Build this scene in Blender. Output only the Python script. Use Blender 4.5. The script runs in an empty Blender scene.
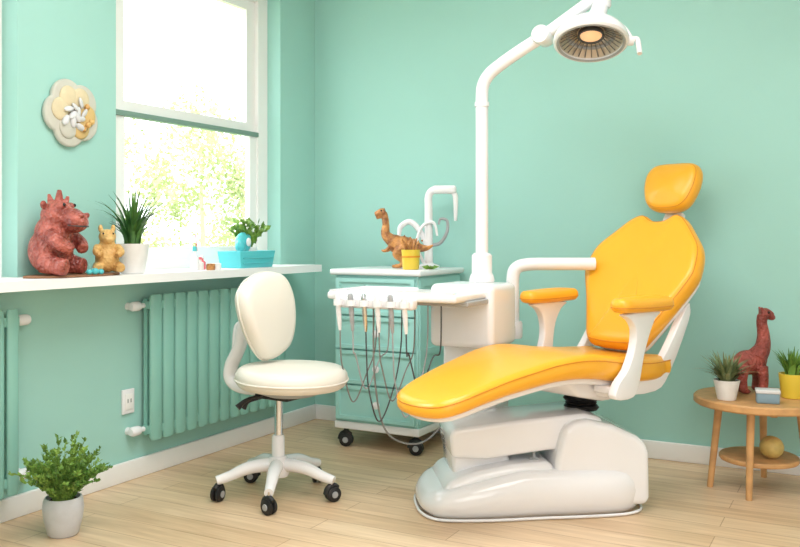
import bpy, bmesh, math, random
import numpy as np
from mathutils import Matrix, Vector
random.seed(7)
scene = bpy.context.scene
COL = scene.collection
try:
    scene.view_settings.view_transform = 'Standard'
    scene.view_settings.look = 'None'
except Exception: pass

# ------------------------------------------------------------------ materials
def lin(c):
    return tuple(((v/255)/12.92 if v/255 <= .04045 else ((v/255+.055)/1.055)**2.4) for v in c)
def mat(name, rgb, rough=.5, metal=0, var=0, vscale=8, bump=0, bscale=60, coat=0, voro=False, rgb2=None, spec=.5, emit=0, sss=0):
    m = bpy.data.materials.new(name); m.use_nodes = True
    nt = m.node_tree; b = nt.nodes['Principled BSDF']
    c = lin(rgb)
    b.inputs['Base Color'].default_value = (*c, 1)
    b.inputs['Roughness'].default_value = rough
    b.inputs['Metallic'].default_value = metal
    b.inputs['Specular IOR Level'].default_value = spec
    if coat: b.inputs['Coat Weight'].default_value = coat; b.inputs['Coat Roughness'].default_value = .08
    if sss: b.inputs['Subsurface Weight'].default_value = sss; b.inputs['Subsurface Scale'].default_value = .02
    if emit:
        b.inputs['Emission Color'].default_value = (*c, 1); b.inputs['Emission Strength'].default_value = emit
    tc = nt.nodes.new('ShaderNodeTexCoord')
    if var or rgb2:
        n = nt.nodes.new('ShaderNodeTexNoise'); n.inputs['Scale'].default_value = vscale; n.inputs['Detail'].default_value = 4
        r = nt.nodes.new('ShaderNodeValToRGB')
        c2 = lin(rgb2) if rgb2 else tuple(max(0, v*(1-var)) for v in c)
        r.color_ramp.elements[0].color = (*c2, 1); r.color_ramp.elements[1].color = (*c, 1)
        r.color_ramp.elements[0].position = .35; r.color_ramp.elements[1].position = .62
        nt.links.new(tc.outputs['Object'], n.inputs['Vector'])
        nt.links.new(n.outputs['Fac'], r.inputs['Fac']); nt.links.new(r.outputs['Color'], b.inputs['Base Color'])
    if bump:
        if voro:
            t = nt.nodes.new('ShaderNodeTexVoronoi'); out = t.outputs['Distance']
        else:
            t = nt.nodes.new('ShaderNodeTexNoise'); out = t.outputs['Fac']
        t.inputs['Scale'].default_value = bscale
        bp = nt.nodes.new('ShaderNodeBump'); bp.inputs['Strength'].default_value = bump; bp.inputs['Distance'].default_value = .01
        nt.links.new(tc.outputs['Object'], t.inputs['Vector'])
        nt.links.new(out, bp.inputs['Height']); nt.links.new(bp.outputs['Normal'], b.inputs['Normal'])
    return m

M_wall = mat('mint_wall_paint', (163,212,202), .6, var=.03, vscale=1.5, bump=.04, bscale=180, spec=.3)
M_rad = mat('mint_radiator_enamel', (140,196,183), .4)
M_ceil = mat('ceiling_paint', (244,244,244), .8)
M_trim = mat('trim_white', (242,242,240), .45)
M_sill = mat('sill_white', (244,244,244), .35)
M_white = mat('white_plastic', (240,240,242), .25, coat=.3)
M_gloss = mat('white_gloss_shell', (240,241,244), .12, coat=.7)
M_cream = mat('cream_vinyl', (234,229,217), .42, bump=.05, bscale=300)
M_yel = mat('yellow_vinyl', (250,180,48), .28, bump=.05, bscale=350, var=.04, vscale=5)
M_seam = mat('orange_piping', (220,142,30), .5)
M_black = mat('black_rubber', (24,24,26), .5)
M_dark = mat('dark_grey_plastic', (70,72,74), .5)
M_grey = mat('grey_plastic', (165,168,170), .4)
M_hose = mat('grey_hose', (128,128,124), .45)
M_chrome = mat('chrome', (210,212,214), .15, metal=1)
M_cab = mat('cabinet_mint', (160,212,206), .35)
M_teal = mat('teal_plastic', (84,196,204), .35)
M_wood = mat('beech_wood', (214,164,108), .5, var=.22, vscale=14)
M_pot = mat('white_ceramic', (234,233,230), .3, var=.05, vscale=30)
M_potg = mat('grey_ceramic', (208,211,215), .35, var=.08, vscale=20)
M_potY = mat('yellow_ceramic', (228,198,66), .35)
M_soil = mat('soil', (70,50,34), .9, bump=.5)
M_g1 = mat('leaf_green', (92,142,66), .45, rgb2=(52,100,48), vscale=12)
M_g2 = mat('leaf_light_green', (128,168,66), .5, rgb2=(80,124,46), vscale=12)
M_g2b = mat('leaf_fresh_green', (142,180,84), .5, rgb2=(92,136,58), vscale=12)
M_g3 = mat('leaf_sage', (140,150,108), .55, rgb2=(98,116,72), vscale=20)
M_red = mat('red_brown_dino_skin', (172,84,72), .45, rgb2=(124,52,44), vscale=22, bump=.6, bscale=95, voro=True)
M_hip = mat('terracotta_toy_skin', (186,102,88), .36, rgb2=(126,54,46), vscale=18, bump=.8, bscale=65, voro=True)
M_tan = mat('tan_toy_skin', (226,188,120), .5, rgb2=(200,152,86), vscale=18, bump=.4, bscale=90, voro=True)
M_org = mat('tan_dino_skin', (208,146,80), .45, rgb2=(136,84,46), vscale=26, bump=.5, bscale=110, voro=True)
M_eye = mat('toy_eye_black', (12,12,12), .1)
M_pink = mat('pink_plastic', (222,110,120), .4)
M_beige = mat('beige_plaque', (222,208,172), .6, var=.08, vscale=20, bump=.2, bscale=60)
M_ochre = mat('ochre_plaque', (216,186,124), .6, var=.1, vscale=20)
M_plq = mat('plaque_base_stone', (204,204,192), .6, var=.08, vscale=20)
M_paper = mat('plaque_white_petals', (214,216,218), .5)
M_mat = mat('cork_mat', (150,108,78), .8, var=.2, vscale=40)
M_blue = mat('blue_grey_box', (128,156,170), .5)
M_ball = mat('straw_ball', (214,188,112), .5, var=.2, vscale=30)
M_bar = mat('sage_blind_bar', (120,150,138), .5)
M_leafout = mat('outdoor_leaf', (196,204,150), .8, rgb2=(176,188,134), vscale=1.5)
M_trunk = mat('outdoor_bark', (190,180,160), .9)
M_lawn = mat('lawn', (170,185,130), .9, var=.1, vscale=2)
M_refl = mat('lamp_reflector', (206,196,182), .32, metal=.5)
M_bulb = mat('lamp_bulb', (246,206,158), .35, emit=.45)

def wood_floor():
    m = bpy.data.materials.new('oak_plank_floor'); m.use_nodes = True
    nt = m.node_tree; b = nt.nodes['Principled BSDF']; b.inputs['Roughness'].default_value = .36
    N = nt.nodes.new; L = nt.links.new
    tc = N('ShaderNodeTexCoord')
    br = N('ShaderNodeTexBrick'); br.offset = .37
    br.inputs['Scale'].default_value = 1; br.inputs['Brick Width'].default_value = 1.35; br.inputs['Row Height'].default_value = .125
    br.inputs['Mortar Size'].default_value = .0020; br.inputs['Mortar Smooth'].default_value = .2
    br.inputs['Color1'].default_value = (*lin((231,205,172)),1); br.inputs['Color2'].default_value = (*lin((219,189,153)),1)
    br.inputs['Mortar'].default_value = (*lin((184,150,114)),1)
    L(tc.outputs['Object'], br.inputs['Vector'])
    mp = N('ShaderNodeMapping'); mp.inputs['Scale'].default_value = (1.2,16,1)
    n = N('ShaderNodeTexNoise'); n.inputs['Scale'].default_value = 2.2; n.inputs['Detail'].default_value = 7; n.inputs['Distortion'].default_value=.8
    L(tc.outputs['Object'], mp.inputs['Vector']); L(mp.outputs['Vector'], n.inputs['Vector'])
    r = N('ShaderNodeValToRGB'); r.color_ramp.elements[0].position=.35; r.color_ramp.elements[1].position=.65
    r.color_ramp.elements[0].color=(.84,.79,.73,1); r.color_ramp.elements[1].color=(1.04,1.03,1.02,1)
    L(n.outputs['Fac'], r.inputs['Fac'])
    mx = N('ShaderNodeMix'); mx.data_type='RGBA'; mx.blend_type='MULTIPLY'; mx.inputs[0].default_value=1
    L(br.outputs['Color'], mx.inputs[6]); L(r.outputs['Color'], mx.inputs[7]); L(mx.outputs[2], b.inputs['Base Color'])
    return m
M_floor = wood_floor()
def glass():
    m = bpy.data.materials.new('window_glass'); m.use_nodes=True; nt=m.node_tree; nt.nodes.clear()
    o=nt.nodes.new('ShaderNodeOutputMaterial'); t=nt.nodes.new('ShaderNodeBsdfTransparent'); g=nt.nodes.new('ShaderNodeBsdfGlossy')
    g.inputs['Roughness'].default_value=.02; mx=nt.nodes.new('ShaderNodeMixShader'); mx.inputs[0].default_value=.05
    nt.links.new(t.outputs[0],mx.inputs[1]); nt.links.new(g.outputs[0],mx.inputs[2]); nt.links.new(mx.outputs[0],o.inputs[0]); return m
M_glass = glass()

# ------------------------------------------------------------------ helpers
I4 = Matrix.Identity(4)
def T(x,y,z=0): return Matrix.Translation((x,y,z))
def Rz(a): return Matrix.Rotation(math.radians(a),4,'Z')
def Rx(a): return Matrix.Rotation(math.radians(a),4,'X')
def Ry(a): return Matrix.Rotation(math.radians(a),4,'Y')
def frame(o, x, y, z):
    m = Matrix.Identity(4)
    for i in range(3):
        m[i][0]=x[i]; m[i][1]=y[i]; m[i][2]=z[i]; m[i][3]=o[i]
    return m
def empty(name, M):
    e = bpy.data.objects.new(name, None); e.empty_display_size=.1; COL.objects.link(e)
    e.matrix_basis = M; return e
def place(o, parent, L=I4):
    if parent is None: o.matrix_basis = L
    else:
        o.parent = parent; o.matrix_basis = L
def mk(name, V, F, m, parent=None, L=I4, smooth=True, ang=42):
    me = bpy.data.meshes.new(name); me.from_pydata([tuple(v) for v in V], [], F); me.validate()
    bm = bmesh.new(); bm.from_mesh(me); bmesh.ops.recalc_face_normals(bm, faces=bm.faces); bm.to_mesh(me); bm.free()
    if smooth:
        for p in me.polygons: p.use_smooth=True
        if ang: me.set_sharp_from_angle(angle=math.radians(ang))
    me.materials.append(m); o = bpy.data.objects.new(name, me); COL.objects.link(o); place(o,parent,L); return o
def boxgeo(x0,x1,y0,y1,z0,z1):
    V=[(x,y,z) for x in (x0,x1) for y in (y0,y1) for z in (z0,z1)]
    return V,[(0,1,3,2),(4,6,7,5),(0,4,5,1),(2,3,7,6),(0,2,6,4),(1,5,7,3)]
def bevel_obj(o, bev, seg=3, ang=42):
    bm=bmesh.new(); bm.from_mesh(o.data)
    es=[e for e in bm.edges if len(e.link_faces)==2 and e.calc_face_angle(0)>math.radians(25)]
    bmesh.ops.bevel(bm, geom=es, offset=bev, segments=seg, profile=.5, affect='EDGES', clamp_overlap=True)
    for f in bm.faces: f.smooth=True
    bm.to_mesh(o.data); bm.free(); o.data.set_sharp_from_angle(angle=math.radians(ang))
def box(name,x0,x1,y0,y1,z0,z1,m,parent=None,L=I4,bev=0,seg=3):
    V,F=boxgeo(x0,x1,y0,y1,z0,z1); o=mk(name,V,F,m,parent,L,smooth=False)
    if bev: bevel_obj(o,bev,seg)
    return o
def merge(geos):
    V=[];F=[]
    for v,f in geos:
        n=len(V); V+= [tuple(p) for p in v]; F+=[tuple(i+n for i in q) for q in f]
    return V,F
def xf(geo,Mx):
    return [tuple(Mx@Vector(p)) for p in geo[0]], geo[1]
def lathegeo(prof,n=40):
    V=[];F=[]; K=len(prof)
    for (r,z) in prof:
        r=max(r,1e-5)
        for i in range(n):
            a=2*math.pi*i/n; V.append((r*math.cos(a),r*math.sin(a),z))
    wrap = prof[0][0]>.0015 and prof[-1][0]>.0015
    for k in range(K if wrap else K-1):
        k2=(k+1)%K
        for i in range(n):
            j=(i+1)%n; F.append((k*n+i,k*n+j,k2*n+j,k2*n+i))
    if not wrap:
        if prof[0][0]<=.0015: F.append(tuple(range(n-1,-1,-1)))
        if prof[-1][0]<=.0015: F.append(tuple((K-1)*n+i for i in range(n)))
    return V,F
def lathe(name,prof,m,parent=None,L=I4,n=40,ang=35):
    V,F=lathegeo(prof,n); return mk(name,V,F,m,parent,L,ang=ang)
def cat(P,n=8,closed=False):
    P=[Vector(p) for p in P]; out=[]; N=len(P)
    rng=range(N) if closed else range(N-1)
    for i in rng:
        if closed: a,b,c,d=P[(i-1)%N],P[i],P[(i+1)%N],P[(i+2)%N]
        else: a,b,c,d=P[max(i-1,0)],P[i],P[i+1],P[min(i+2,N-1)]
        for k in range(n):
            t=k/n; out.append(.5*((2*b)+(c-a)*t+(2*a-5*b+4*c-d)*t*t+(3*b-a-3*c+d)*t**3))
    if not closed: out.append(P[-1])
    return out
def tubegeo(P,R,res=12,closed=False,flat=1.0,up=None):
    P=[Vector(p) for p in P]; N=len(P)
    if not hasattr(R,'__len__'): R=[R]*N
    V=[];F=[]; prev=None
    for i in range(N):
        if closed: t=(P[(i+1)%N]-P[i-1])
        else: t=P[min(i+1,N-1)]-P[max(i-1,0)]
        t.normalize()
        if prev is None:
            ref=Vector(up) if up else (Vector((0,0,1)) if abs(t.z)<.9 else Vector((1,0,0)))
            u=(ref-t*ref.dot(t)).normalized()
        else: u=(prev-t*prev.dot(t)).normalized()
        prev=u; w=t.cross(u)
        for k in range(res):
            a=2*math.pi*k/res; V.append(P[i]+(u*math.cos(a)+w*math.sin(a)*flat)*R[i])
    for i in range(N if closed else N-1):
        j=(i+1)%N
        for k in range(res):
            l=(k+1)%res; F.append((i*res+k,i*res+l,j*res+l,j*res+k))
    if not closed:
        F.append(tuple(range(res))); F.append(tuple((N-1)*res+k for k in range(res-1,-1,-1)))
    return V,F
def ctube(pts,radii,n=6,res=12,flat=1.0,up=None):
    P=cat(pts,n); 
    if hasattr(radii,'__len__'):
        R=np.interp(np.linspace(0,len(pts)-1,len(P)),range(len(pts)),radii).tolist()
    else: R=radii
    return tubegeo(P,R,res,flat=flat,up=up)
def tube(name,pts,radii,m,parent=None,L=I4,n=6,res=12,smoothpath=True,flat=1.0,up=None):
    g=ctube(pts,radii,n,res,flat,up) if smoothpath else tubegeo(pts,radii,res,flat=flat,up=up)
    return mk(name,g[0],g[1],m,parent,L,ang=50)
def ellgeo(c,r,rot=None,n=20,m=14):
    Mr=rot or I4
    prof=[(math.sin(math.pi*k/m),-math.cos(math.pi*k/m)) for k in range(m+1)]
    V,F=lathegeo(prof,n)
    V=[tuple(Vector(c)+(Mr.to_3x3()@Vector((v[0]*r[0],v[1]*r[1],v[2]*r[2])))) for v in V]
    return V,F
def norm2(P):
    N=len(P); out=[]
    for i in range(N):
        t=P[(i+1)%N]-P[i-1]; out.append(Vector((t.y,-t.x)).normalized())
    return out
def outl(pts,n=6):
    return [Vector((p.x,p.y)) for p in cat([(a,b,0) for a,b in pts],n,True)]
def pillow(name,O,th,er,dome,m,parent=None,L=I4,deform=None,domeb=None,caps=8,sub=0):
    area=sum(O[i-1].x*O[i].y-O[i].x*O[i-1].y for i in range(len(O)))
    if area<0: O=O[::-1]
    nn=norm2(O); N=len(O); c=sum(O,Vector((0,0)))/N
    if domeb is None: domeb=dome*.3
    inset=[O[i]-nn[i]*er for i in range(N)]
    rings=[]
    for k in range(1,caps+1):
        t=k/caps
        if k<caps: rings.append(([c+(p-c)*t for p in inset],-th/2-domeb*(1-t*t)))
    K=8
    for k in range(K+1):
        ph=-math.pi/2+math.pi*k/K
        rings.append(([O[i]-nn[i]*er*(1-math.cos(ph)) for i in range(N)], th/2*math.sin(ph)))
    for k in range(caps-1,0,-1):
        t=k/caps; rings.append(([c+(p-c)*t for p in inset],th/2+dome*(1-t*t)))
    V=[(c.x,c.y,-th/2-domeb)]
    for R,z in rings: V+=[(p.x,p.y,z) for p in R]
    V.append((c.x,c.y,th/2+dome)); F=[]
    nr=len(rings)
    for i in range(N):
        j=(i+1)%N; F.append((0,1+j,1+i)); F.append((len(V)-1,1+(nr-1)*N+i,1+(nr-1)*N+j))
        for k in range(nr-1): F.append((1+k*N+i,1+k*N+j,1+(k+1)*N+j,1+(k+1)*N+i))
    if deform: V=[deform(*v) for v in V]
    return mk(name,V,F,m,parent,L,ang=0)
def seam(name,O,inset,z,rad,m,parent,L,deform=None):
    area=sum(O[i-1].x*O[i].y-O[i].x*O[i-1].y for i in range(len(O)))
    if area<0: O=O[::-1]
    nn=norm2(O); P=[(O[i].x-nn[i].x*inset,O[i].y-nn[i].y*inset,z) for i in range(len(O))]
    if deform: P=[deform(*p) for p in P]
    V,F=tubegeo(P,rad,8,closed=True); return mk(name,V,F,m,parent,L,ang=0)
def prism(name,poly,y0,y1,m,parent=None,L=I4,bev=.01,seg=3,smooth_n=0):
    if smooth_n: poly=[(p.x,p.y) for p in cat([(a,b,0) for a,b in poly],smooth_n,True)]
    n=len(poly); V=[(x,y0,z) for x,z in poly]+[(x,y1,z) for x,z in poly]
    F=[tuple(range(n)),tuple(range(2*n-1,n-1,-1))]+[(i,(i+1)%n,n+(i+1)%n,n+i) for i in range(n)]
    o=mk(name,V,F,m,parent,L,smooth=True)
    if bev: 
        bm=bmesh.new(); bm.from_mesh(o.data)
        es=[e for e in bm.edges if len(e.link_faces)==2 and e.calc_face_angle(0)>math.radians(28)]
        bmesh.ops.bevel(bm,geom=es,offset=bev,segments=seg,profile=.5,affect='EDGES',clamp_overlap=True)
        for f in bm.faces: f.smooth=True
        bm.to_mesh(o.data); bm.free(); o.data.set_sharp_from_angle(angle=math.radians(40))
    return o
def figure(name,geos,m,parent=None,L=I4,vox=.004,sm=4):
    V,F=merge(geos); o=mk(name,V,F,m,parent,L,ang=0)
    r=o.modifiers.new('fuse','REMESH'); r.mode='VOXEL'; r.voxel_size=vox; r.use_smooth_shade=True
    s=o.modifiers.new('soften','SMOOTH'); s.iterations=sm; s.factor=.5
    return o
def blades(name,n,L,w,spread,m,parent,Lm,base=.02,curl=1.0,minl=.6):
    g=[]
    for i in range(n):
        a=random.uniform(0,2*math.pi); s=random.uniform(.1,1)*spread; l=L*random.uniform(minl,1)
        d=Vector((math.cos(a),math.sin(a),0)); sd=Vector((-math.sin(a),math.cos(a),0)); b=d*random.uniform(0,base)
        V=[];F=[]; K=6
        for k in range(K+1):
            t=k/K; ang=s*(t**curl)
            p=b+d*(l*t*math.sin(ang))+Vector((0,0,l*t*math.cos(ang)))
            ww=w*(1-t**1.8)*(.6+.8*min(t*3,1)*.5)+.0003
            up=d*(-ww*.3)
            V+= [p-sd*ww,p+up*1.0,p+sd*ww]
        for k in range(K):
            q=k*3; F+=[(q,q+1,q+4,q+3),(q+1,q+2,q+5,q+4)]
        g.append((V,F))
    V,F=merge(g); return mk(name,V,F,m,parent,Lm,ang=0)
def leafgeo(p,d,l,w):
    d=d.normalized(); s=d.cross(Vector((random.uniform(-1,1),random.uniform(-1,1),random.uniform(.2,1)))).normalized(); u=s.cross(d)
    V=[p,p+d*l*.4+s*w+u*.1*w,p+d*l,p+d*l*.4-s*w+u*.1*w,p+d*l*.45-u*w*.25]
    return V,[(0,1,4),(1,2,4),(2,3,4),(3,0,4)]
def bush(name,n,H,spread,ll,lw,m,parent,Lm,per=16,base=.02):
    g=[]
    for i in range(n):
        a=random.uniform(0,2*math.pi); s=math.sqrt(random.uniform(0.0,1))*spread; l=H*random.uniform(.6,1)*(1-.25*s/max(spread,.01))
        d=Vector((math.cos(a),math.sin(a),0)); P=[]
        for k in range(7):
            t=k/6; P.append(d*(base*.6+l*t*math.sin(s*(.45+.6*t)))+Vector((0,0,l*t*math.cos(s*(.45+.6*t)))))
        g.append(tubegeo(P,[.0022*(1-.6*k/6) for k in range(7)],5))
        for k in range(per):
            t=random.uniform(.2,1)*6; i0=min(int(t),5); p=P[i0].lerp(P[i0+1],t-i0)
            dd=Vector((random.uniform(-1,1),random.uniform(-1,1),random.uniform(-.2,1)))+ (P[i0+1]-P[i0]).normalized()*.6
            g.append(leafgeo(p,dd,ll*random.uniform(.6,1.1),lw))
    V,F=merge(g); return mk(name,V,F,m,parent,Lm,smooth=False)
def pot(parent,r0,r1,h,m,L=I4,rim=.006):
    lathe('pot',[(0.001,0),(r0*.92,0),(r0,h*.03),(r0+(r1-r0)*.5,h*.5),(r1,h*.96),(r1,h),(r1-rim,h),(r1-rim-.002,h*.86),(.001,h*.86)],m,parent,L)
    lathe('soil',[(.001,h*.82),(r1-rim-.001,h*.82),(r1-rim-.004,h*.9),(.001,h*.92)],M_soil,parent,L,n=24)

# ------------------------------------------------------------------ room
XL,YB,XR,YF,ZC=-2.94,4.42,2.3,-1.6,2.8
box('floor',XL-.2,XR+.2,YF-.2,YB+.2,-.1,0,M_floor)
box('ceiling',XL-.2,XR+.2,YF-.2,YB+.2,ZC,ZC+.1,M_ceil)
box('wall_back',XL-.2,XR+.2,YB,YB+.2,0,ZC,M_wall)
box('wall_right',XR,XR+.2,YF,YB,0,ZC,M_ceil)
box('wall_front',XL-.2,XR+.2,YF-.2,YF,0,ZC,M_ceil)
ZS=.935; ZT=2.46
W1=(2.84,4.07); W2=(.95,2.33)
segs=[boxgeo(XL-.2,XL,YF,YB,0,ZS-.038),boxgeo(XL-.2,XL,YF,YB,ZT,ZC),
      boxgeo(XL-.2,XL,W1[1],YB,ZS-.038,ZT),boxgeo(XL-.2,XL,W2[1],W1[0],ZS-.038,ZT),boxgeo(XL-.2,XL,YF,W2[0],ZS-.038,ZT)]
V,F=merge(segs); mk('wall_left',V,F,M_wall,smooth=False)
def bb(name,x0,x1,y0,y1):
    o=box(name,x0,x1,y0,y1,0,.088,M_trim,bev=.005)
bb('baseboard_left',XL,XL+.018,YF,YB)
bb('baseboard_back',XL+.018,XR,YB-.018,YB)
V,F=merge([boxgeo(XL,-2.70,YF+.02,4.13,ZS-.038,ZS),boxgeo(XL-.09,XL,W1[0],W1[1],ZS-.038,ZS),boxgeo(XL-.09,XL,W2[0],W2[1],ZS-.038,ZS)])
mk('trim_windowsill',V,F,M_sill,smooth=False)

def window(i,y0,y1):
    w=empty('window_%d'%i,T(XL,0,0))
    xa,xb=-.16,-.09; z0,z1=ZS-.03,ZT
    j=.085
    g=[boxgeo(xa,xb,y0,y0+j,z0,z1),boxgeo(xa,xb,y1-j,y1,z0,z1),boxgeo(xa,xb,y0+j,y1-j,z1-.05,z1),boxgeo(xa,xb,y0+j,y1-j,z0,z0+.075)]
    V,F=merge(g); mk('frame',V,F,M_trim,w,smooth=False)
    s=.075; a,b=y0+j,y1-j; zm=1.68
    g=[boxgeo(xa+.01,xb-.025,a,a+s,zm-.01,z1-.05),boxgeo(xa+.01,xb-.025,b-s,b,zm-.01,z1-.05),boxgeo(xa+.01,xb-.025,a+s,b-s,z1-.105,z1-.05),boxgeo(xa+.01,xb-.025,a+s,b-s,zm,zm+.045)]
    V,F=merge(g); mk('upper_sash',V,F,M_trim,w,smooth=False)
    g=[boxgeo(xa+.03,xb-.01,a,a+s-.01,z0+.075,zm),boxgeo(xa+.03,xb-.01,b-s+.01,b,z0+.075,zm),boxgeo(xa+.03,xb-.01,a+s-.01,b-s+.01,z0+.075,z0+.135)]
    V,F=merge(g); mk('lower_sash',V,F,M_trim,w,smooth=False)
    box('meeting_rail',xa+.03,xb+.005,a,b,zm-.03,zm-.005,M_bar,w,bev=.004)
    box('glass',xa+.032,xa+.036,a+.02,b-.02,z0+.08,z1-.06,M_glass,w)
window(1,*W1); window(2,*W2)

# outdoors
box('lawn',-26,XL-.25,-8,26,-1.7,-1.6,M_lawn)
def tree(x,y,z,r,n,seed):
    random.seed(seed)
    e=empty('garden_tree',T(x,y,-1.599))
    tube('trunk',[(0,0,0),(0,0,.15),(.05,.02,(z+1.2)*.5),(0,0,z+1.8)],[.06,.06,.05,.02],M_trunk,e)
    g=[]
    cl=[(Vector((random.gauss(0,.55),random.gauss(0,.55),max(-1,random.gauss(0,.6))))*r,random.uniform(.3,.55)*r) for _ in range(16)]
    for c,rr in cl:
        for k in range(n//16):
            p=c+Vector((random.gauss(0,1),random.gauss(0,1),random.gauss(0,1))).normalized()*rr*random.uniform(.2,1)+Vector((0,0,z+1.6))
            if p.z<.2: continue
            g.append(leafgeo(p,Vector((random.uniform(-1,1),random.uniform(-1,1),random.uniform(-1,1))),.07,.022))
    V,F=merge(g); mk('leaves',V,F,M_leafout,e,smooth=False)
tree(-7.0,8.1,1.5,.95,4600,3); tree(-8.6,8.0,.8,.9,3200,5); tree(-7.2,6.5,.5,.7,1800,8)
random.seed(11)

# ------------------------------------------------------------------ radiators
def radiator(y0,y1,z0,z1,x0,x1,pitch,rw,valve_ends):
    e=empty('wall_radiator',T(XL,0,0))
    box('core',x0,x0+.02,y0+.01,y1-.01,z0+.02,z1-.02,M_rad,e)
    n=int((y1-y0)/pitch); p=(y1-y0)/n; gs=[]
    for i in range(n):
        c=y0+p*(i+.5)
        gs.append(xf(tubegeo([(0,0,z0),(0,0,z0+.012),(0,0,z1-.012),(0,0,z1)],[rw*.8,rw,rw,rw*.8],14,up=(1,0,0)),T(x1-rw*.45,c,0)@Matrix.Diagonal((.45,1,1,1))))
    gs.append(boxgeo(x0,x1-.012,y0,y1,z0+.03,z0+.065)); gs.append(boxgeo(x0,x1-.012,y0,y1,z1-.065,z1-.03))
    V,F=merge(gs); mk('ribs',V,F,M_rad,e,ang=50)
    for (yy,s) in valve_ends:
        for zz in (z0+.05,z1-.05):
            tube('pipe',[(x0+.01,yy,zz),(x0+.01,yy+s*.07,zz)],[.012,.012],M_white,e,smoothpath=False)
            lathe('valve_knob',[(.001,-.03),(.018,-.03),(.022,-.02),(.022,.015),(.016,.026),(.001,.028)],M_white,e,T(x0+.01,yy+s*.055,zz)@Rx(90),n=20)
            tube('wall_stub',[(x0+.01,yy+s*.065,zz),(0,yy+s*.065,zz)],[.014,.018],M_white,e,smoothpath=False)
radiator(2.975,4.02,.17,.83,.022,.085,.075,.0385,[(2.975,-1)])
radiator(1.2,2.27,.12,.82,.022,.10,.062,.026,[(2.27,1)])
e=empty('wall_outlet',T(XL,2.905,.355))
box('plate',0,.012,-.036,.036,-.055,.055,M_white,e,bev=.004)
box('socket_insert',.012,.016,-.022,.022,-.035,.035,M_trim,e,bev=.002)
for dy in (-.009,.009): box('slot',.0155,.0168,dy-.002,dy+.002,-.005,.012,M_dark,e)

# ------------------------------------------------------------------ wall plaque
e=empty('flower_wall_plaque',T(XL,2.583,1.607)@Ry(90))   # local x=down, y=+Y, z=into room
O=[]
for i in range(96):
    a=2*math.pi*i/96; r=.120+.024*abs(math.cos(2.5*a+.5))**.7
    O.append(Vector((r*math.cos(a),r*math.sin(a))))
pillow('base',O,.024,.010,.004,M_plq,e,T(0,0,.013))
for k,(a,mm) in enumerate([(205,M_beige),(262,M_beige),(150,M_beige),(335,M_plq),(30,M_ochre),(85,M_ochre)]):
    V,F=ellgeo((.068*math.cos(math.radians(a)),.068*math.sin(math.radians(a)),.028),(.048,.046,.012)); mk('petal_%d'%k,V,F,mm,e,ang=0)
g=[]
for k in range(11):
    a=k*2.4; r=.010+.0052*k
    g.append(ellgeo((r*math.cos(a)+.01,r*math.sin(a),.045),(.024,.013,.008),Rz(math.degrees(a)+40)@Rx(35)))
V,F=merge(g); mk('blossom',V,F,M_paper,e,ang=0)
for k,(x,y) in enumerate([(.045,.06),(.065,.04),(.03,.08),(-.03,.055)]):
    V,F=ellgeo((x,y,.045),(.013,.013,.009)); mk('bead_%d'%k,V,F,M_tan,e,ang=0)

# ------------------------------------------------------------------ sill objects
def ell(c,r,rot=None): return ellgeo(c,r,rot)
O=[Vector((.105*math.cos(2*math.pi*i/60),.225*math.sin(2*math.pi*i/60))) for i in range(60)]
pillow('cork_mat',O,.008,.003,0,M_mat,None,T(-2.815,2.495,ZS+.0045))
zb=ZS+.0095
e=empty('seated_hippo_toy',T(-2.832,2.415,zb)@Rz(22)@Matrix.Scale(.95,4))
g=[ell((-.015,0,.100),(.088,.098,.100)),ell((-.005,0,.175),(.072,.080,.075)),
   ell((.015,0,.245),(.068,.070,.064)),ell((.070,0,.232),(.058,.056,.046)),ell((.098,0,.216),(.044,.058,.040)),
   ell((.085,0,.190),(.036,.046,.018)),
   ctube([(.02,.075,.17),(.07,.085,.13),(.095,.055,.105)],[.032,.029,.024]),
   ctube([(.02,-.075,.17),(.07,-.092,.13),(.10,-.055,.105)],[.032,.029,.024]),
   ctube([(0,.05,.055),(.06,.07,.038),(.095,.07,.034)],[.052,.038,.033]),
   ctube([(0,-.07,.055),(.06,-.09,.038),(.10,-.09,.034)],[.052,.038,.033]),
   ell((-.015,.062,.288),(.012,.016,.018)),ell((-.015,-.062,.288),(.012,.016,.018)),
   ell((.128,.026,.246),(.012,.014,.012)),ell((.128,-.026,.246),(.012,.014,.012)),
   ell((.050,.038,.284),(.018,.018,.017)),ell((.050,-.038,.284),(.018,.018,.017))]
g+= [tubegeo([(.02,0,.285),(.022,0,.352)],[.024,.009],8),tubegeo([(.045,0,.28),(.060,0,.325)],[.016,.007],8),tubegeo([(-.01,0,.285),(-.025,0,.335)],[.020,.006],8)]
figure('body',g,M_hip,e,vox=.0045,sm=2)
for s in (1,-1):
    V,F=ell((.065,s*.044,.288),(.007,.006,.008)); mk('eye',V,F,M_eye,e,ang=0)
V,F=ctube([(.085,.054,.204),(.125,.042,.200),(.141,.0,.199),(.125,-.042,.200),(.085,-.054,.204)],.003,res=6); mk('mouth',V,F,M_dark,e,ang=0)
e=empty('small_tan_dinosaur_toy',T(-2.770,2.628,zb)@Rz(-35)@Matrix.Scale(.96,4))
g=[ell((0,0,.062),(.048,.05,.06)),ell((0,0,.115),(.036,.036,.035)),ell((.005,0,.155),(.036,.036,.033)),ell((.035,0,.146),(.026,.024,.02)),
   ctube([(.01,.04,.11),(.045,.05,.09),(.06,.03,.075)],[.018,.016,.013]),ctube([(.01,-.04,.11),(.045,-.05,.09),(.06,-.03,.075)],[.018,.016,.013]),
   ctube([(0,.035,.028),(.05,.045,.024),(.065,.045,.02)],[.026,.021,.018]),ctube([(0,-.035,.028),(.05,-.045,.024),(.065,-.045,.02)],[.026,.021,.018]),
   ell((-.008,.026,.19),(.010,.010,.018)),ell((-.008,-.026,.19),(.010,.010,.018))]
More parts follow.
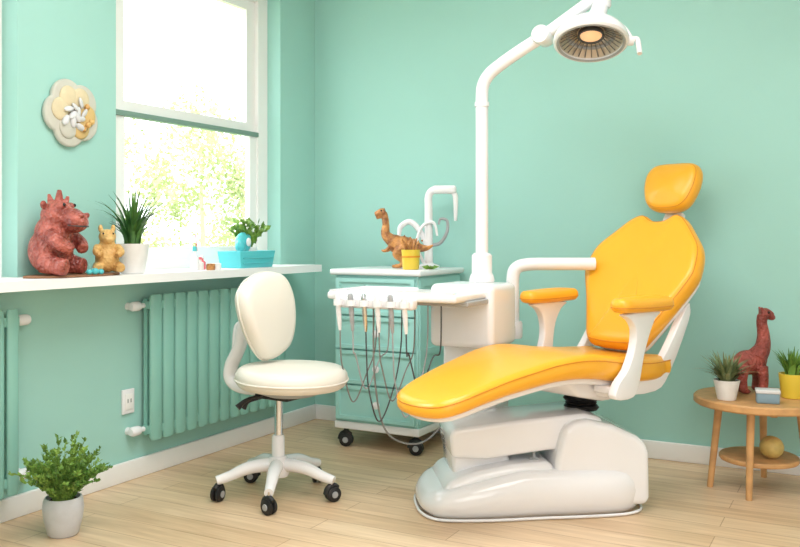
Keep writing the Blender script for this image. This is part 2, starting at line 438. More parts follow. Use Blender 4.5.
for k in range(4):
    g.append(tubegeo([(-.03-.003*k,0,.165-.022*k),(-.046-.004*k,0,.178-.024*k)],[.010,.002],7))
figure('body',g,M_tan,e,vox=.0035,sm=2)
for s in (1,-1):
    V,F=ell((.03,s*.02,.168),(.005,.004,.005)); mk('eye',V,F,M_eye,e,ang=0)
e=empty('teal_toy_pebbles',T(-2.722,2.52,ZS+.009))
for k,(x,y,r) in enumerate([(0,0,.013),(.002,.028,.011),(-.004,-.026,.011)]):
    V,F=ell((x,y,r*.9),(r,r*1.2,r)); mk('pebble_%d'%k,V,F,M_teal,e,ang=0)
e=empty('potted_aloe_plant',T(-2.80,2.80,ZS)); pot(e,.050,.070,.128,M_pot)
blades('leaves',75,.285,.0095,.95,M_g1,e,T(0,0,.11),base=.035,curl=1.2,minl=.5)
e=empty('toothpaste_bottles',T(-2.80,3.23,ZS))
for k,(x,y,h,mm) in enumerate([(0,-.035,.10,M_white),(.0,.0,.055,M_pot),(-.03,.05,.06,M_pink)]):
    lathe('bottle_%d'%k,[(.001,0),(.018,0),(.019,.005),(.019,h*.6),(.008,h*.75),(.008,h),(.001,h)],mm,e,T(x,y,0),n=20)
    lathe('cap_%d'%k,[(.001,h*.9),(.010,h*.9),(.009,h*1.12),(.001,h*1.12)],[M_teal,M_pink,M_white][k],e,T(x,y,0),n=16)
tube('toothbrush',[(0,-.02,.09),(.0,-.03,.17)],[.003,.003],M_pink,e,smoothpath=False)
for k,(x,y) in enumerate([(.05,.02),(.045,.07)]):
    lathe('jar_%d'%k,[(.001,0),(.02,0),(.022,.01),(.02,.03),(.001,.032)],[M_org,M_pot][k],e,T(x,y,0),n=18)
e=empty('teal_storage_basket',T(-2.81,3.60,ZS))
def trapbox(name,a,b,h,t,m,parent,L=I4,fl=1.12):
    def ring(sx,sy,z): return [(-sx,-sy,z),(sx,-sy,z),(sx,sy,z),(-sx,sy,z)]
    V=ring(a,b,0)+ring(a*fl,b*fl,h)+ring(a*fl-t,b*fl-t,h)+ring(a-t,b-t,t)
    F=[(0,3,2,1),(12,13,14,15)]
    for r in range(3):
        for i in range(4):
            j=(i+1)%4; F.append((r*4+i,r*4+j,r*4+4+j,r*4+4+i))
    o=mk(name,V,F,m,parent,L,smooth=False); bevel_obj(o,.006,3); return o
trapbox('basket',.065,.13,.085,.006,M_teal,e)
for z in (.025,.05): tube('ridge',[(.068+z*.1,-.12,z),(.068+z*.1,.12,z)],[.003,.003],M_teal,e,smoothpath=False)
box('filling',-.055,.055,-.115,.115,.006,.06,M_pot,e,bev=.003)
g=[ell((0,-.03,.125),(.03,.055,.055)),ell((.01,-.065,.11),(.025,.03,.035)),ell((.0,-.005,.15),(.02,.03,.022))]
figure('teal_toy_fish',g,M_teal,e,vox=.004)
V,F=ell((.035,-.03,.13),(.008,.018,.022)); mk('toy_fin',V,F,M_white,e,ang=0)
lathe('herb_pot',[(.001,0.062),(.03,.062),(.038,.102),(.036,.104),(.001,.098)],M_pot,e,T(-.01,.04,0),n=24)
bush('herb_foliage',20,.20,.75,.04,.013,M_g2,e,T(-.01,.03,.09),per=10)

# ------------------------------------------------------------------ cabinet
e=empty('rolling_drawer_cabinet',T(-2.21,4.13,0))
hx,hy=.24,.25
box('body',-hx,hx,-hy,hy,.135,.895,M_cab,e,bev=.004)
box('plinth',-hx-.006,hx+.006,-hy-.006,hy,.10,.14,M_white,e,bev=.006)
box('worktop',-hx-.025,hx+.025,-hy-.025,hy+.01,.895,.925,M_white,e,bev=.01)
zs=[.150,.335,.515,.69,.885]
for i in range(4):
    a,b=zs[i]+.005,zs[i+1]-.005
    box('drawer_front_%d'%i,-hx+.012,hx-.012,-hy-.012,-hy,a,b,M_cab,e)
    V,F=merge([boxgeo(-hx+.012,hx-.012,-hy-.020,-hy-.012,b-.020,b),boxgeo(-hx+.012,hx-.012,-hy-.020,-hy-.012,a,a+.020),boxgeo(-hx+.012,-hx+.035,-hy-.020,-hy-.012,a+.02,b-.02),boxgeo(hx-.035,hx-.012,-hy-.020,-hy-.012,a+.02,b-.02)])
    mk('drawer_rim_%d'%i,V,F,M_cab,e,smooth=False)
    lathe('knob_%d'%i,[(.001,0),(.008,0),(.007,.012),(.018,.02),(.019,.028),(.001,.032)],M_white,e,T(0.02,-hy-.012,(a+b)/2)@Rx(90),n=20)
V,F=merge([boxgeo(hx,hx+.008,-hy+.01,-hy+.05,.15,.885),boxgeo(hx,hx+.008,hy-.05,hy-.01,.15,.885),boxgeo(hx,hx+.008,-hy+.05,hy-.05,.15,.19),boxgeo(hx,hx+.008,-hy+.05,hy-.05,.845,.885),boxgeo(hx,hx+.008,-hy+.05,hy-.05,.50,.53)])
mk('side_panel_rails',V,F,M_cab,e,smooth=False)
def caster(parent,x,y,R,top,ang=0,wm=M_black,hubm=M_grey):
    Lm=T(x,y,0)@Rz(ang)
    for s in (-1,1):
        lathe('caster_wheel',[(.001,-.009),(R*.8,-.009),(R,-.005),(R,.005),(R*.8,.009),(.001,.009)],wm,parent,Lm@T(.0,s*.012,R)@Rx(90),n=24)
        lathe('caster_hub',[(.001,-.002),(R*.45,-.002),(R*.4,.002),(.001,.002)],hubm,parent,Lm@T(.0,s*.0225,R)@Rx(90),n=18)
    box('caster_fork',-.012,.012,-.004,.004,R*.6,top,wm,parent,Lm)
    tube('caster_hood',[(-R*1.05,0,R),(-R*.75,0,R*1.75),(0,0,R*2.1),(R*.75,0,R*1.75)],[.012,.013,.013,.01],wm,parent,Lm)
for x in (-hx+.04,hx-.03):
    for y in (-hy+.04,hy-.05): caster(e,x,y,.035,.105,15)
ZK=.926
e=empty('tan_dinosaur_figurine',T(-2.175,4.09,ZK)@Rz(200)@Matrix.Scale(1.07,4))
g=[ell((0,0,.112),(.068,.038,.046)),ell((.03,0,.125),(.04,.034,.040)),
   ctube([(.04,0,.13),(.078,0,.165),(.078,0,.21),(.082,0,.25),(.09,0,.272)],[.034,.024,.018,.017,.018],res=12),
   ctube([(.082,0,.276),(.10,0,.275),(.132,0,.264)],[.02,.020,.012]),
   ctube([(.085,0,.258),(.11,0,.252),(.126,0,.246)],[.010,.009,.006]),
   ctube([(-.04,0,.115),(-.09,0,.10),(-.13,.01,.10),(-.16,.02,.115)],[.034,.022,.012,.003]),
   ctube([(.05,.03,.11),(.075,.035,.085),(.095,.03,.09)],[.011,.008,.005],res=8),ctube([(.05,-.03,.11),(.075,-.035,.085),(.095,-.03,.09)],[.011,.008,.005],res=8)]
for s in (1,-1):
    g.append(ctube([(-.02,s*.03,.10),(.02,s*.04,.07),(-.015,s*.04,.035),(0,s*.04,.014)],[.028,.021,.013,.011],res=10))
    g.append(ctube([(-.005,s*.04,.012),(.04,s*.045,.010)],[.011,.008],res=8))
for k in range(6): g.append(tubegeo([(.05-.03*k,0,.15-.006*abs(k-2)),(.042-.03*k,0,.166-.008*abs(k-2))],[.008,.001],6))
figure('body',g,M_org,e,vox=.0035,sm=2)
for s in (1,-1):
    V,F=ell((.098,s*.017,.282),(.005,.004,.005)); mk('eye',V,F,M_eye,e,ang=0)
e=empty('yellow_cup',T(-2.055,3.965,ZK))
lathe('cup',[(.001,0),(.038,0),(.042,.006),(.048,.1),(.045,.1),(.040,.012),(.001,.012)],M_potY,e)
lathe('band',[(.045,.06),(.0475,.062),(.0478,.068),(.045,.07)],M_seam,e)
g=[]
for k in range(9):
    a=k*.7; g.append(ctube([(.015*math.cos(a),.015*math.sin(a),.015),(.03*math.cos(a),.03*math.sin(a),.11),(.045*math.cos(a+.3),.045*math.sin(a+.3),.135+.01*(k%3))],[.005,.006,.004],res=6))
V,F=merge(g); mk('twisted_treats',V,F,M_org,e,ang=0)
e=empty('dental_handpiece_stand',T(-2.09,4.24,ZK)@Rz(20))
lathe('foot',[(.001,0),(.06,0),(.06,.012),(.03,.022),(.022,.03),(.001,.03)],M_white,e)
tube('post',[(0,0,.02),(0,0,.30),(0.0,0,.38),(.025,0,.415),(.08,0,.42)],[.024,.022,.021,.021,.021],M_white,e,n=8)
box('head',.02,.15,-.025,.025,.395,.44,M_white,e,bev=.014)
tube('nozzle',[(.135,0,.40),(.145,0,.37),(.145,0,.25)],[.015,.015,.009],M_white,e)
tube('side_arm',[(0,0,.10),(-.05,0,.20),(-.10,0,.245),(-.15,0,.22),(-.16,0,.17)],[.016,.016,.016,.015,.010],M_white,e)
tube('hook_arm',[(0,0,.12),(.06,0,.13),(.10,-.01,.19),(.10,-.01,.25),(.065,-.01,.26),(.055,-.01,.23)],[.010,.010,.009,.008,.007,.005],M_grey,e)
tube('gooseneck',[(-.02,-.02,.02),(-.06,-.03,.12),(-.03,-.03,.22),(.03,-.03,.24),(.05,-.03,.17)],[.009,.009,.009,.009,.006],M_white,e)
e=empty('green_leaf_toy',T(-1.985,4.05,ZK))
g=[leafgeo(Vector((0,0,.006)),Vector((math.cos(a),math.sin(a),.15)),.05,.014) for a in (0,.9,1.8,-1,3,4)]
V,F=merge(g); mk('leaves',V,F,M_g2,e,smooth=False); lathe('stem_base',[(.001,0),(.012,0),(.01,.012),(.001,.012)],M_g2,e,n=14)

# ------------------------------------------------------------------ dental unit
e=empty('dental_delivery_unit',T(0,0,0))
box('column',-1.68,-1.43,3.55,3.72,0.02,.64,M_white,e,bev=.015,seg=4)
box('column_foot',-1.70,-1.41,3.53,3.74,0,.05,M_white,e,bev=.015)
box('shoulder',-1.70,-1.40,3.45,3.735,.615,.888,M_white,e,bev=.028,seg=6)
box('tray_support',-1.95,-1.42,3.24,3.46,.81,.832,M_grey,e,bev=.006)
box('tray',-2.03,-1.43,3.14,3.47,.83,.862,M_white,e,bev=.012,seg=4)
V,F=merge([boxgeo(-2.02,-1.44,3.148,3.156,.86,.870),boxgeo(-2.02,-2.012,3.156,3.45,.86,.870),boxgeo(-2.012,-1.75,3.442,3.45,.86,.870)])
mk('tray_lip',V,F,M_white,e,smooth=False)
box('instrument_holder',-1.965,-1.60,3.10,3.15,.80,.845,M_white,e,bev=.01)
for i in range(6):
    x=-1.94+.062*i; y=3.105
    lathe('holder_ring_%d'%i,[(.013,-.012),(.020,-.012),(.020,.012),(.013,.012)],M_white,e,T(x,y-.014,.822),n=20)
    lathe('handpiece_%d'%i,[(.001,-.10),(.006,-.10),(.009,-.07),(.011,-.02),(.010,.02),(.012,.03),(.011,.05),(.007,.056),(.001,.056)],[M_white,M_grey,M_chrome,M_white,M_grey,M_white][i],e,T(x,y-.014,.805)@Rx(8),n=18)
    zl=[.40,.46,.33,.42,.36,.48][i]
    tube('hose_%d'%i,[(x,y,.71),(x+.003,y+.0,.62),(x+.002,y+.02,zl+.14),(x+.028,y+.06,zl),(x+.055,y+.13,zl+.12),(x+.055,y+.2,.62),(x+.05,y+.22,.82)],.0032,[M_hose,M_grey,M_dark][i%3],e,n=8,res=8)
tube('long_hose',[(-1.80,3.14,.80),(-1.805,3.16,.5),(-1.77,3.2,.28),(-1.68,3.32,.22),(-1.62,3.45,.30),(-1.62,3.56,.42)],.004,M_hose,e,n=8,res=8)
tube('assistant_arm',[(-1.467,3.864,.62),(-1.467,3.864,.80),(-1.467,3.864,.90),(-1.455,3.870,.943),(-1.41,3.890,.963),(-1.30,3.948,.966),(-1.13,4.04,.966)],.030,M_white,e,n=8,res=20)
lathe('arm_joint',[(.001,-.04),(.04,-.04),(.045,-.03),(.045,.03),(.04,.04),(.001,.04)],M_white,e,T(-1.467,3.864,.66))
box('arm_link',-1.50,-1.44,3.70,3.86,.635,.685,M_white,e,bev=.01)
lathe('arm_knob',[(.001,0),(.018,0),(.02,.01),(.016,.03),(.001,.032)],M_grey,e,T(-1.467,3.825,.71)@Rx(90),n=20)

# ------------------------------------------------------------------ operating lamp
e=empty('dental_operating_lamp',T(-1.544,3.676,.889))
def W(x,y,z): return (x+1.544,y-3.676,z-.889)
lathe('collar',[(.001,0),(.055,0),(.058,.01),(.052,.03),(.046,.04),(.046,.12),(.036,.13),(.001,.13)],M_white,e)
P=[W(-1.544,3.676,.95),W(-1.544,3.676,1.3),W(-1.544,3.676,1.60),W(-1.544,3.676,1.72),W(-1.538,3.676,1.775),W(-1.51,3.676,1.82),W(-1.457,3.678,1.860),W(-1.36,3.685,1.918),W(-1.254,3.695,1.975)]
tube('pole',P,.0285,M_white,e,n=10,res=24)
lathe('pole_sleeve',[(.027,-.01),(.033,-.01),(.033,.01),(.027,.01)],M_white,e,T(0,0,.80))
lathe('elbow_joint',[(.001,-.05),(.036,-.05),(.042,-.04),(.042,.04),(.036,.05),(.001,.05)],M_white,e,T(*W(-1.262,3.695,1.972))@Rx(90))
tube('upper_arm',[W(-1.262,3.695,1.972),W(-1.15,3.697,2.04),W(-1.04,3.695,2.105),W(-.99,3.69,2.135)],[.027,.026,.026,.028],M_white,e,res=20)
lathe('head_joint',[(.001,-.05),(.034,-.05),(.038,-.04),(.038,.04),(.034,.05),(.001,.05)],M_white,e,T(*W(-1.0,3.69,2.11)))
tube('drop_stem',[W(-1.0,3.69,2.09),W(-1.01,3.67,2.04),W(-1.025,3.66,1.98)],[.03,.036,.05],M_white,e,res=20)
cam2=Vector((.471,-.882,0))
n=(Vector((0,0,-1))+cam2*.36+Vector((-.882,-.471,0))*.08).normalized()
xx=Vector((.882,.471,0)); xx=(xx-n*xx.dot(n)).normalized(); yy=n.cross(xx).normalized()
H=frame(W(-1.035,3.643,1.93),xx,yy,n)
lathe('head_shell',[(.001,-.085),(.05,-.083),(.090,-.066),(.130,-.036),(.150,-.008),(.156,.01),(.156,.022),(.148,.030),(.134,.028),(.130,.016),(.118,.000),(.085,-.026),(.045,-.042),(.001,-.046)],M_white,e,H,n=56)
lathe('rim_line',[(.131,.027),(.136,.0315),(.141,.0315),(.143,.0290)],M_grey,e,H,n=56)
lathe('reflector',[(.130,.020),(.120,.006),(.085,-.020),(.045,-.036),(.001,-.040)],M_refl,e,H,n=56)
g=[tubegeo([(.06*math.cos(a),.06*math.sin(a),-.022),(.126*math.cos(a),.126*math.sin(a),.018)],.0026,6) for a in np.linspace(0,2*math.pi,28,endpoint=False)]
V,F=merge(g); mk('reflector_fins',V,F,M_hose,e,H,ang=0)
lathe('inner_ring',[(.088,-.012),(.096,-.002),(.102,-.004),(.098,-.014)],M_grey,e,H,n=48)
lathe('bulb',[(.001,.006),(.025,.004),(.045,-.008),(.042,-.026),(.001,-.036)],M_bulb,e,H,n=32)
lathe('bulb_guard',[(.045,-.010),(.052,-.001),(.057,-.006),(.052,-.026)],M_dark,e,H,n=32)
tube('yoke',[(0,0,-.08),(.06,0,-.09),(.13,0,-.065),(.162,0,-.02),(.165,0,0)],.011,M_white,e,H,res=14)
lathe('pivot',[(.001,-.02),(.02,-.02),(.022,0),(.02,.016),(.001,.018)],M_white,e,H@T(.162,0,.002)@Ry(90),n=20)
tube('handle',[(.165,0,0),(.192,0,-.008),(.20,0,.03),(.202,.005,.065)],[.010,.012,.012,.011],M_white,e,H)

# ------------------------------------------------------------------ dental chair
CH=T(-.972,3.845,0)@Rz(-111.9)
e=empty('dental_chair',CH)
sx=[-.10,0,.12,.3,.45,.56,.68,.9,1.05,1.20]; sz=[.60,.597,.60,.617,.641,.648,.640,.602,.567,.527]
gx=np.linspace(-.3,1.4,400); gz=np.interp(gx,sx,sz); ker=np.exp(-np.linspace(-2,2,31)**2); ker/=ker.sum(); gz=np.convolve(np.pad(gz,15,mode='edge'),ker,'valid')
def seatz(s): return float(np.interp(s,gx,gz))
TH=.085
def thk(x): return 1-.25*max(0,min(1,(x-.4)/.6))
def sdef(x,y,z):
    edge=.35*y*y*(1 if z>0 else 0)
    return (x,y,(z-TH/2)*thk(x)+seatz(x)-.012+edge*.6)
half=[(-.07,.19),(.0,.235),(.12,.255),(.3,.262),(.5,.255),(.65,.232),(.85,.200),(1.0,.18),(1.1,.160),(1.16,.12),(1.185,.05)]
O=outl([(x,y) for x,y in half]+[(x,-y) for x,y in half[::-1]],6)
pillow('seat_cushion',O,TH,.030,.014,M_yel,e,deform=sdef,caps=12)
seam('seat_edge_piping',O,.0022,TH*.22,.0022,M_seam,e,I4,sdef)
O2=outl([(x*.96+.01,y*.86) for x,y in half]+[(x*.96+.01,-y*.86) for x,y in half[::-1]],5)
pillow('seat_underpan',O2,.03,.012,0,M_white,e,deform=lambda x,y,z:(x,y,z+seatz(x)-TH*thk(x)-.020))
# backrest
o=Vector((-.01,0,.60)); v=Vector((-.548,0,.837)); nrm=Vector((.837,0,.548))
BK=frame(o,Vector((0,1,0)),v,nrm)
hb=[(.09,-.01),(.140,.01),(.180,.09),(.228,.20),(.284,.325),(.292,.385),(.272,.485),(.205,.575),(.140,.645),(.085,.668),(.03,.640)]
O=outl(hb+[(-x,y) for x,y in hb[::-1]],6)
bdef=lambda x,y,z:(x,y,z+.035+.42*x*x-.10*math.sin(min(max(y,0),.66)/.66*math.pi)*.22)
pillow('backrest_cushion',O,.100,.036,.012,M_yel,e,BK,deform=bdef,caps=10)
seam('backrest_piping',O,.012,.036,.0026,M_seam,e,BK,bdef)
hb2=[(x*.9,y*.95+.01) for x,y in hb]
O=outl(hb2+[(-x,y) for x,y in hb2[::-1]],5)
pillow('backrest_shell',O,.03,.014,0,M_white,e,BK@T(0,0,-.055),deform=bdef,domeb=.02)
HD=BK@T(0,.828,.045)@Rx(10)
hh=[(.0,-.122),(.07,-.115),(.115,-.078),(.140,0),(.136,.072),(.095,.115),(0,.124)]
O=outl(hh+[(-x,y) for x,y in hh[::-1][1:-1]],7)
hdef=lambda x,y,z:(x,y,z+.6*x*x)
pillow('headrest_cushion',O,.100,.045,.018,M_yel,e,HD,deform=hdef)
seam('headrest_piping',O,.012,.032,.0022,M_seam,e,HD,hdef)
box('headrest_plate',-.06,.06,-.07,.07,-.068,-.050,M_white,e,HD,bev=.008)
for s in (-1,1): tube('headrest_post',[(s*.022,.55,-.04),(s*.022,.72,-.03),(s*.022,.84,-.01)],[.012,.011,.011],M_white,e,BK,res=12)
box('headrest_bracket',-.05,.05,.60,.74,-.055,-.02,M_white,e,BK,bev=.01)
for s,nm in ((1,'right'),(-1,'left')):
    y0,y1=(.195,.230) if s>0 else (-.230,-.195)
    prism('recline_bar_'+nm,[(.30,.47),(.06,.455),(-.045,.52),(-.19,.73),(-.20,.79),(-.175,.795),(-.03,.62),(.08,.54),(.30,.53)],y0,y1,M_white,e,bev=.012,smooth_n=3)
    ay0,ay1=(.270,.306) if s>0 else (-.306,-.270)
    dx=.05 if s>0 else -.07; q=.05 if s>0 else .0
    prism('armrest_bracket_'+nm,[(.31+dx,.795),(.09+dx,.795),(.125+dx,.765),(.165+dx,.70),(.180+dx+q*.4,.62),(.19+dx+q*.8,.52),(.22+dx+q,.47),(.33+dx+q,.475),(.315+dx+q,.53),(.265+dx+q*.8,.58),(.24+dx+q*.4,.66),(.25+dx,.73),(.28+dx,.77)],ay0,ay1,M_white,e,bev=.012,smooth_n=3)
    box('armrest_crosslink_'+nm,.20+dx+q,.31+dx+q,min(s*.18,s*.285),max(s*.18,s*.285),.485,.515,M_white,e,bev=.01)
    ap=[(.05,-.045),(.12,-.05),(.30,-.05),(.38,-.04),(.40,0),(.38,.04),(.30,.05),(.12,.05),(.05,.045),(.035,0)]
    Oa=outl([(x*.92+dx+.01,y) for x,y in ap],5)
    adef=lambda x,y,z:(x,y,z+.10*(x-.2)**2)
    pillow('armrest_pad_'+nm,Oa,.055,.024,.008,M_yel,e,T(-.02,s*.289,.824),deform=adef)
    seam('armrest_piping_'+nm,Oa,.001,-.008,.0022,M_seam,e,T(-.02,s*.289,.824),deform=adef)
prism('seat_carriage',[(-.06,.455),(-.04,.53),(.50,.555),(.55,.53),(.48,.47),(.32,.435),(.05,.435)],-.17,.17,M_white,e,bev=.02,seg=4)
box('carriage_skirt',.06,.38,-.225,.225,.462,.505,M_white,e,bev=.015)
prism('leg_support',[(.45,.50),(.50,.545),(.90,.520),(.95,.50),(.85,.475)],-.06,.06,M_white,e,bev=.01)
BS=CH.inverted()@T(-1.25,3.45,0)@Rz(34)
for k,(z0,z1,r) in enumerate([(.372,.392,.075),(.392,.41,.066),(.41,.428,.075),(.428,.445,.066)]):
    lathe('bellows_%d'%k,[(.001,z0),(r-.008,z0),(r,(z0+z1)/2),(r-.008,z1),(.001,z1)],M_black,e,BS@T(.24,.03,0),n=32)
fp=[(-.46,-.02),(-.445,-.15),(-.38,-.225),(-.2,-.245),(0,-.238),(.20,-.235),(.36,-.215),(.435,-.14),(.445,.02),(.42,.15),(.34,.21),(.1,.225),(-.2,.235),(-.38,.21),(-.445,.12)]
O=outl(fp,6)
def pdef(x,y,z):
    h=.080+.10*max(0,min(1,(x+.46)/.40))**.8
    t=(z+.5); return (x,y,max(0,t)*h)
pillow('base_plinth',O,1.0,.045,.05,M_gloss,e,BS,deform=pdef,domeb=0)
seam('base_plinth_foot',O,-.0005,.008,.006,M_white,e,BS)
prism('rear_housing',[(.06,.05),(.07,.22),(.10,.335),(.14,.365),(.20,.372),(.30,.350),(.40,.305),(.435,.275),(.448,.24),(.452,.06),(.44,.03),(.10,.03)],-.20,.19,M_gloss,e,BS,bev=.030,seg=6)
prism('lift_arm',[(-.335,.225),(-.345,.315),(-.325,.340),(-.05,.368),(.20,.388),(.27,.37),(.30,.26),(.05,.245),(-.08,.230),(-.2,.215)],-.15,.15,M_gloss,e,BS,bev=.018,seg=4)
prism('arm_cover',[(-.32,.10),(-.33,.25),(-.12,.26),(-.05,.12)],-.10,.16,M_gloss,e,BS,bev=.02)
prism('front_cover_hump',[(-.41,.05),(-.35,.145),(-.25,.175),(-.1,.20),(.06,.21),(.1,.05)],-.19,.18,M_gloss,e,BS,bev=.03,seg=5)
lathe('foot_joystick',[(.001,0),(.02,0),(.02,.012),(.007,.016),(.006,.03),(.010,.038),(.001,.042)],M_grey,e,BS@T(.0,-.12,.20),n=18)

# ------------------------------------------------------------------ stool
e=empty('swivel_dentist_stool',T(-2.205,3.035,0)@Rz(-4))
O=[Vector((.235*math.cos(2*math.pi*i/72),.235*math.sin(2*math.pi*i/72))) for i in range(72)]
stdef=lambda x,y,z:(x,y,z+.15*x*x*(1 if x<0 else -1)*.8)
pillow('seat',O,.085,.039,.012,M_cream,e,T(.075,0,.508),deform=stdef)
seam('seat_piping',O,.0,-.006,.004,M_cream,e,T(.075,0,.508),deform=stdef)
lathe('seat_pan',[(.001,-.035),(.10,-.035),(.17,-.01),(.185,.01),(.001,.012)],M_grey,e,T(.075,0,.468))
bo=[(0,-.180),(.075,-.165),(.125,-.11),(.158,-.02),(.165,.07),(.14,.145),(.075,.178),(0,.185)]
O=outl(bo+[(-x,y) for x,y in bo[::-1][1:-1]],7)
SB=T(-.070,0,.750)@Rz(2)@Ry(-6)@frame((0,0,0),(0,1,0),(0,0,1),(1,0,0))@Rz(16)
pillow('backrest',O,.095,.042,.014,M_cream,e,SB,deform=lambda x,y,z:(x,y,z+1.0*x*x))
seam('backrest_piping',O,.0,-.014,.004,M_cream,e,SB,deform=lambda x,y,z:(x,y,z+1.0*x*x))
tube('backrest_bracket',[(-.08,.03,.78),(-.15,.02,.76),(-.20,.01,.70),(-.22,.01,.62),(-.262,0,.53),(-.262,0,.47),(-.20,0,.437),(-.05,0,.437)],[.018,.022,.022,.020,.022,.022,.020,.018],M_white,e,n=8,res=14,flat=1.5,up=(1,0,0))
tube('bracket_brace',[(-.19,.02,.72),(-.24,0.01,.70),(-.245,.0,.60)],[.013,.013,.012],M_white,e)
box('tilt_mechanism',-.08,.10,-.06,.06,.412,.455,M_black,e,bev=.01)
tube('height_lever',[(-.03,-.05,.43),(-.06,-.12,.42),(-.08,-.16,.39)],[.007,.007,.014],M_black,e)
tube('tilt_lever',[(-.05,-.03,.42),(-.10,-.07,.40),(-.12,-.08,.37)],[.010,.008,.012],M_black,e)
lathe('gas_lift',[(.001,.20),(.018,.20),(.018,.415),(.001,.415)],M_chrome,e,T(.005,0,0),n=24)
lathe('lift_sleeve',[(.001,.10),(.028,.10),(.027,.25),(.022,.258),(.001,.258)],M_white,e,T(.002,0,0),n=24)
lathe('star_hub',[(.001,.085),(.045,.085),(.05,.10),(.048,.15),(.035,.17),(.001,.17)],M_white,e,n=32)
for k in range(5):
    a=-58+72*k; L=Rz(a)
    tube('star_leg_%d'%k,[(.02,0,.135),(.12,0,.128),(.20,0,.10),(.255,0,.085)],[.030,.027,.022,.019],M_white,e,L,res=14)
    lathe('caster_stem',[(.001,.05),(.007,.05),(.007,.09),(.001,.09)],M_chrome,e,L@T(.25,0,0),n=12)
    xy=(L@Vector((.25,0,0))); caster(e,xy.x,xy.y,.031,.07,a+50)

# ------------------------------------------------------------------ side table
TC=(-.425,4.105); ZT2=.40
TM=T(TC[0],TC[1],0)@Rz(28.1)
e=empty('round_side_table',TM)
lathe('top',[(.001,ZT2-.035),(.262,ZT2-.035),(.27,ZT2-.028),(.27,ZT2-.006),(.264,ZT2),(.001,ZT2)],M_wood,e,n=72)
lathe('shelf',[(.001,.125),(.160,.125),(.164,.13),(.164,.14),(.160,.145),(.001,.145)],M_wood,e,n=56)
for k,a in enumerate((172,237,-35,62)):
    c,s=math.cos(math.radians(a)),math.sin(math.radians(a))
    tube('leg_%d'%k,[(.165*c,.165*s,ZT2-.03),(.205*c,.205*s,0.0)],[.017,.013],M_wood,e,smoothpath=False,res=16)
V,F=merge([boxgeo(-.16,.16,-.012,.012,ZT2-.06,ZT2-.035),boxgeo(-.012,.012,-.16,.16,ZT2-.06,ZT2-.035)]); mk('apron_cross',V,F,M_wood,e,smooth=False)
def tpos(x,y): 
    p=TM@Vector((x,y,0)); return p.x,p.y
x,y=tpos(-.168,-.075)
e=empty('potted_succulent',T(x,y,ZT2)); pot(e,.038,.054,.085,M_pot)
blades('leaves',120,.15,.009,1.2,M_g3,e,T(0,0,.074),base=.03,curl=.5,minl=.5)
x,y=tpos(-.005,.085)
e=empty('long_necked_dinosaur_figurine',T(x,y,ZT2)@Rz(28))
g=[ell((-.01,0,.135),(.066,.048,.055)),ell((.03,0,.15),(.045,.04,.05)),
   ctube([(.03,0,.16),(.055,0,.20),(.060,0,.255),(.052,0,.31),(.056,0,.345)],[.046,.035,.027,.023,.023],res=14),
   ctube([(.046,0,.35),(.07,0,.352),(.10,0,.340)],[.025,.025,.015],res=14),ell((.095,0,.335),(.017,.018,.014)),
   ctube([(-.055,0,.135),(-.078,.0,.11),(-.088,.01,.06),(-.10,.01,.02)],[.034,.024,.014,.006],res=12)]
for (lx,s) in ((.04,1),(.04,-1),(-.042,1),(-.042,-1)):
    g.append(ctube([(lx,s*.028,.12),(lx+.006*(1 if lx>0 else -1),s*.036,.06),(lx,s*.036,.012)],[.029,.021,.020],res=12))
    g.append(ell((lx+.008,s*.036,.013),(.023,.020,.011)))
for s in (1,-1): g.append(tubegeo([(.052,s*.012,.362),(.046,s*.015,.382)],[.008,.005],7))
figure('body',g,M_red,e,vox=.004,sm=2)
for s in (1,-1):
    V,F=ell((.074,s*.022,.358),(.006,.004,.006)); mk('eye',V,F,M_eye,e,ang=0)
x,y=tpos(-.025,-.15)
e=empty('small_gift_box',T(x,y,ZT2)@Rz(10)); box('box',-.045,.045,-.03,.03,0,.05,M_blue,e,bev=.006); box('lid',-.048,.048,-.033,.033,.042,.058,M_paper,e,bev=.004)
x,y=tpos(.130,-.035)
e=empty('potted_grass_plant',T(x,y,ZT2)); pot(e,.045,.056,.105,M_potY)
blades('leaves',60,.14,.009,.75,M_g2,e,T(0,0,.09),base=.03,curl=.8)
x,y=tpos(.03,-.06)
e=empty('straw_ball_toy',T(x,y,.146)); V,F=ell((0,0,.048),(.05,.05,.047)); mk('ball',V,F,M_ball,e,ang=0)
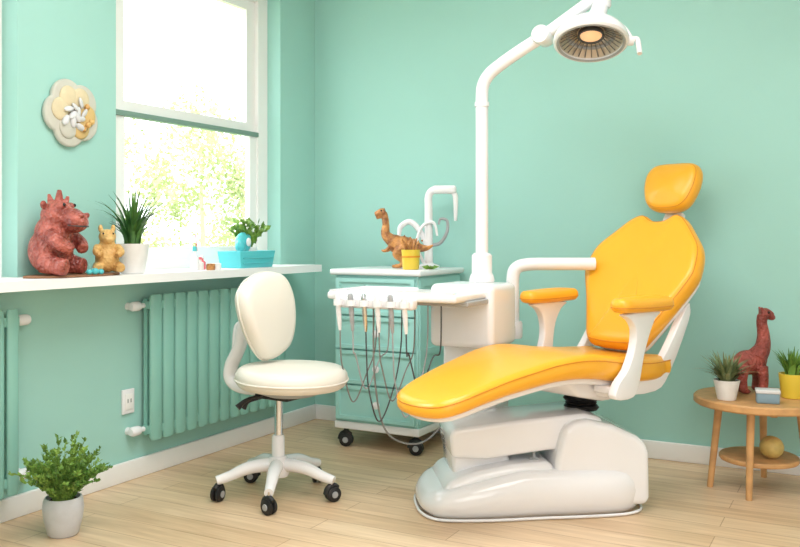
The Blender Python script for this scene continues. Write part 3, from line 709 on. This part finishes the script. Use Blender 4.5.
for k in range(3):
    a=k*60; L=T(0,0,.048)@Rx(a)@Ry(30); V,F=tubegeo([(.046*math.cos(t),.046*math.sin(t),0) for t in np.linspace(0,2*math.pi,40,endpoint=False)],.003,6,closed=True); mk('band_%d'%k,V,F,M_wood,e,L,ang=0)

# ------------------------------------------------------------------ floor plant
e=empty('potted_fern',T(-2.615,2.27,0)); 
lathe('pot',[(.001,0),(.048,0),(.056,.008),(.068,.06),(.073,.10),(.070,.128),(.064,.14),(.060,.14),(.060,.12),(.001,.12)],M_potg,e)
lathe('soil',[(.001,.11),(.06,.115),(.05,.128),(.001,.13)],M_soil,e,n=24)
bush('foliage',85,.265,.86,.021,.006,M_g2b,e,T(0,0,.115),per=46,base=.045)

# ------------------------------------------------------------------ lights
def area(name,x,y,z,sx,sy,rot,power,col=(1,1,1)):
    l=bpy.data.lights.new(name,'AREA'); l.shape='RECTANGLE'; l.size=sx; l.size_y=sy; l.energy=power; l.color=col
    o=bpy.data.objects.new(name,l); COL.objects.link(o); o.location=(x,y,z); o.rotation_euler=[math.radians(a) for a in rot]; return o
area('ceiling_fill_light',-1.2,2.2,ZC-.03,1.6,1.6,(0,0,0),52,(1,.99,1))  # added overhead fill, the ceiling has no light panel here
area('ceiling_fill_light',.7,1.0,ZC-.03,1.6,1.6,(0,0,0),34,(1,.99,1))  # another added overhead fill, again without a fixture
area('rear_fill_light',1.0,-1.3,1.6,2.4,1.8,(80,0,22),38,(1,.99,1))  # fill light added behind the camera
s=bpy.data.lights.new('sun','SUN'); s.energy=2.2; s.angle=math.radians(14); s.color=(1,.97,.92)
so=bpy.data.objects.new('sun',s); COL.objects.link(so); so.rotation_euler=Vector((-1,-.35,.95)).to_track_quat('Z','Y').to_euler()
w=bpy.data.worlds.new('sky'); scene.world=w; w.use_nodes=True
bg=w.node_tree.nodes['Background']; bg.inputs[0].default_value=(.95,.98,1,1); bg.inputs[1].default_value=3.9

# ------------------------------------------------------------------ camera
c=bpy.data.cameras.new('camera'); c.sensor_width=36; c.lens=39.6; c.shift_y=-.048; c.clip_start=.05
co=bpy.data.objects.new('camera',c); COL.objects.link(co); co.location=(0,0,1.1); co.rotation_euler=(math.radians(90),0,math.radians(28.1))
scene.camera=co
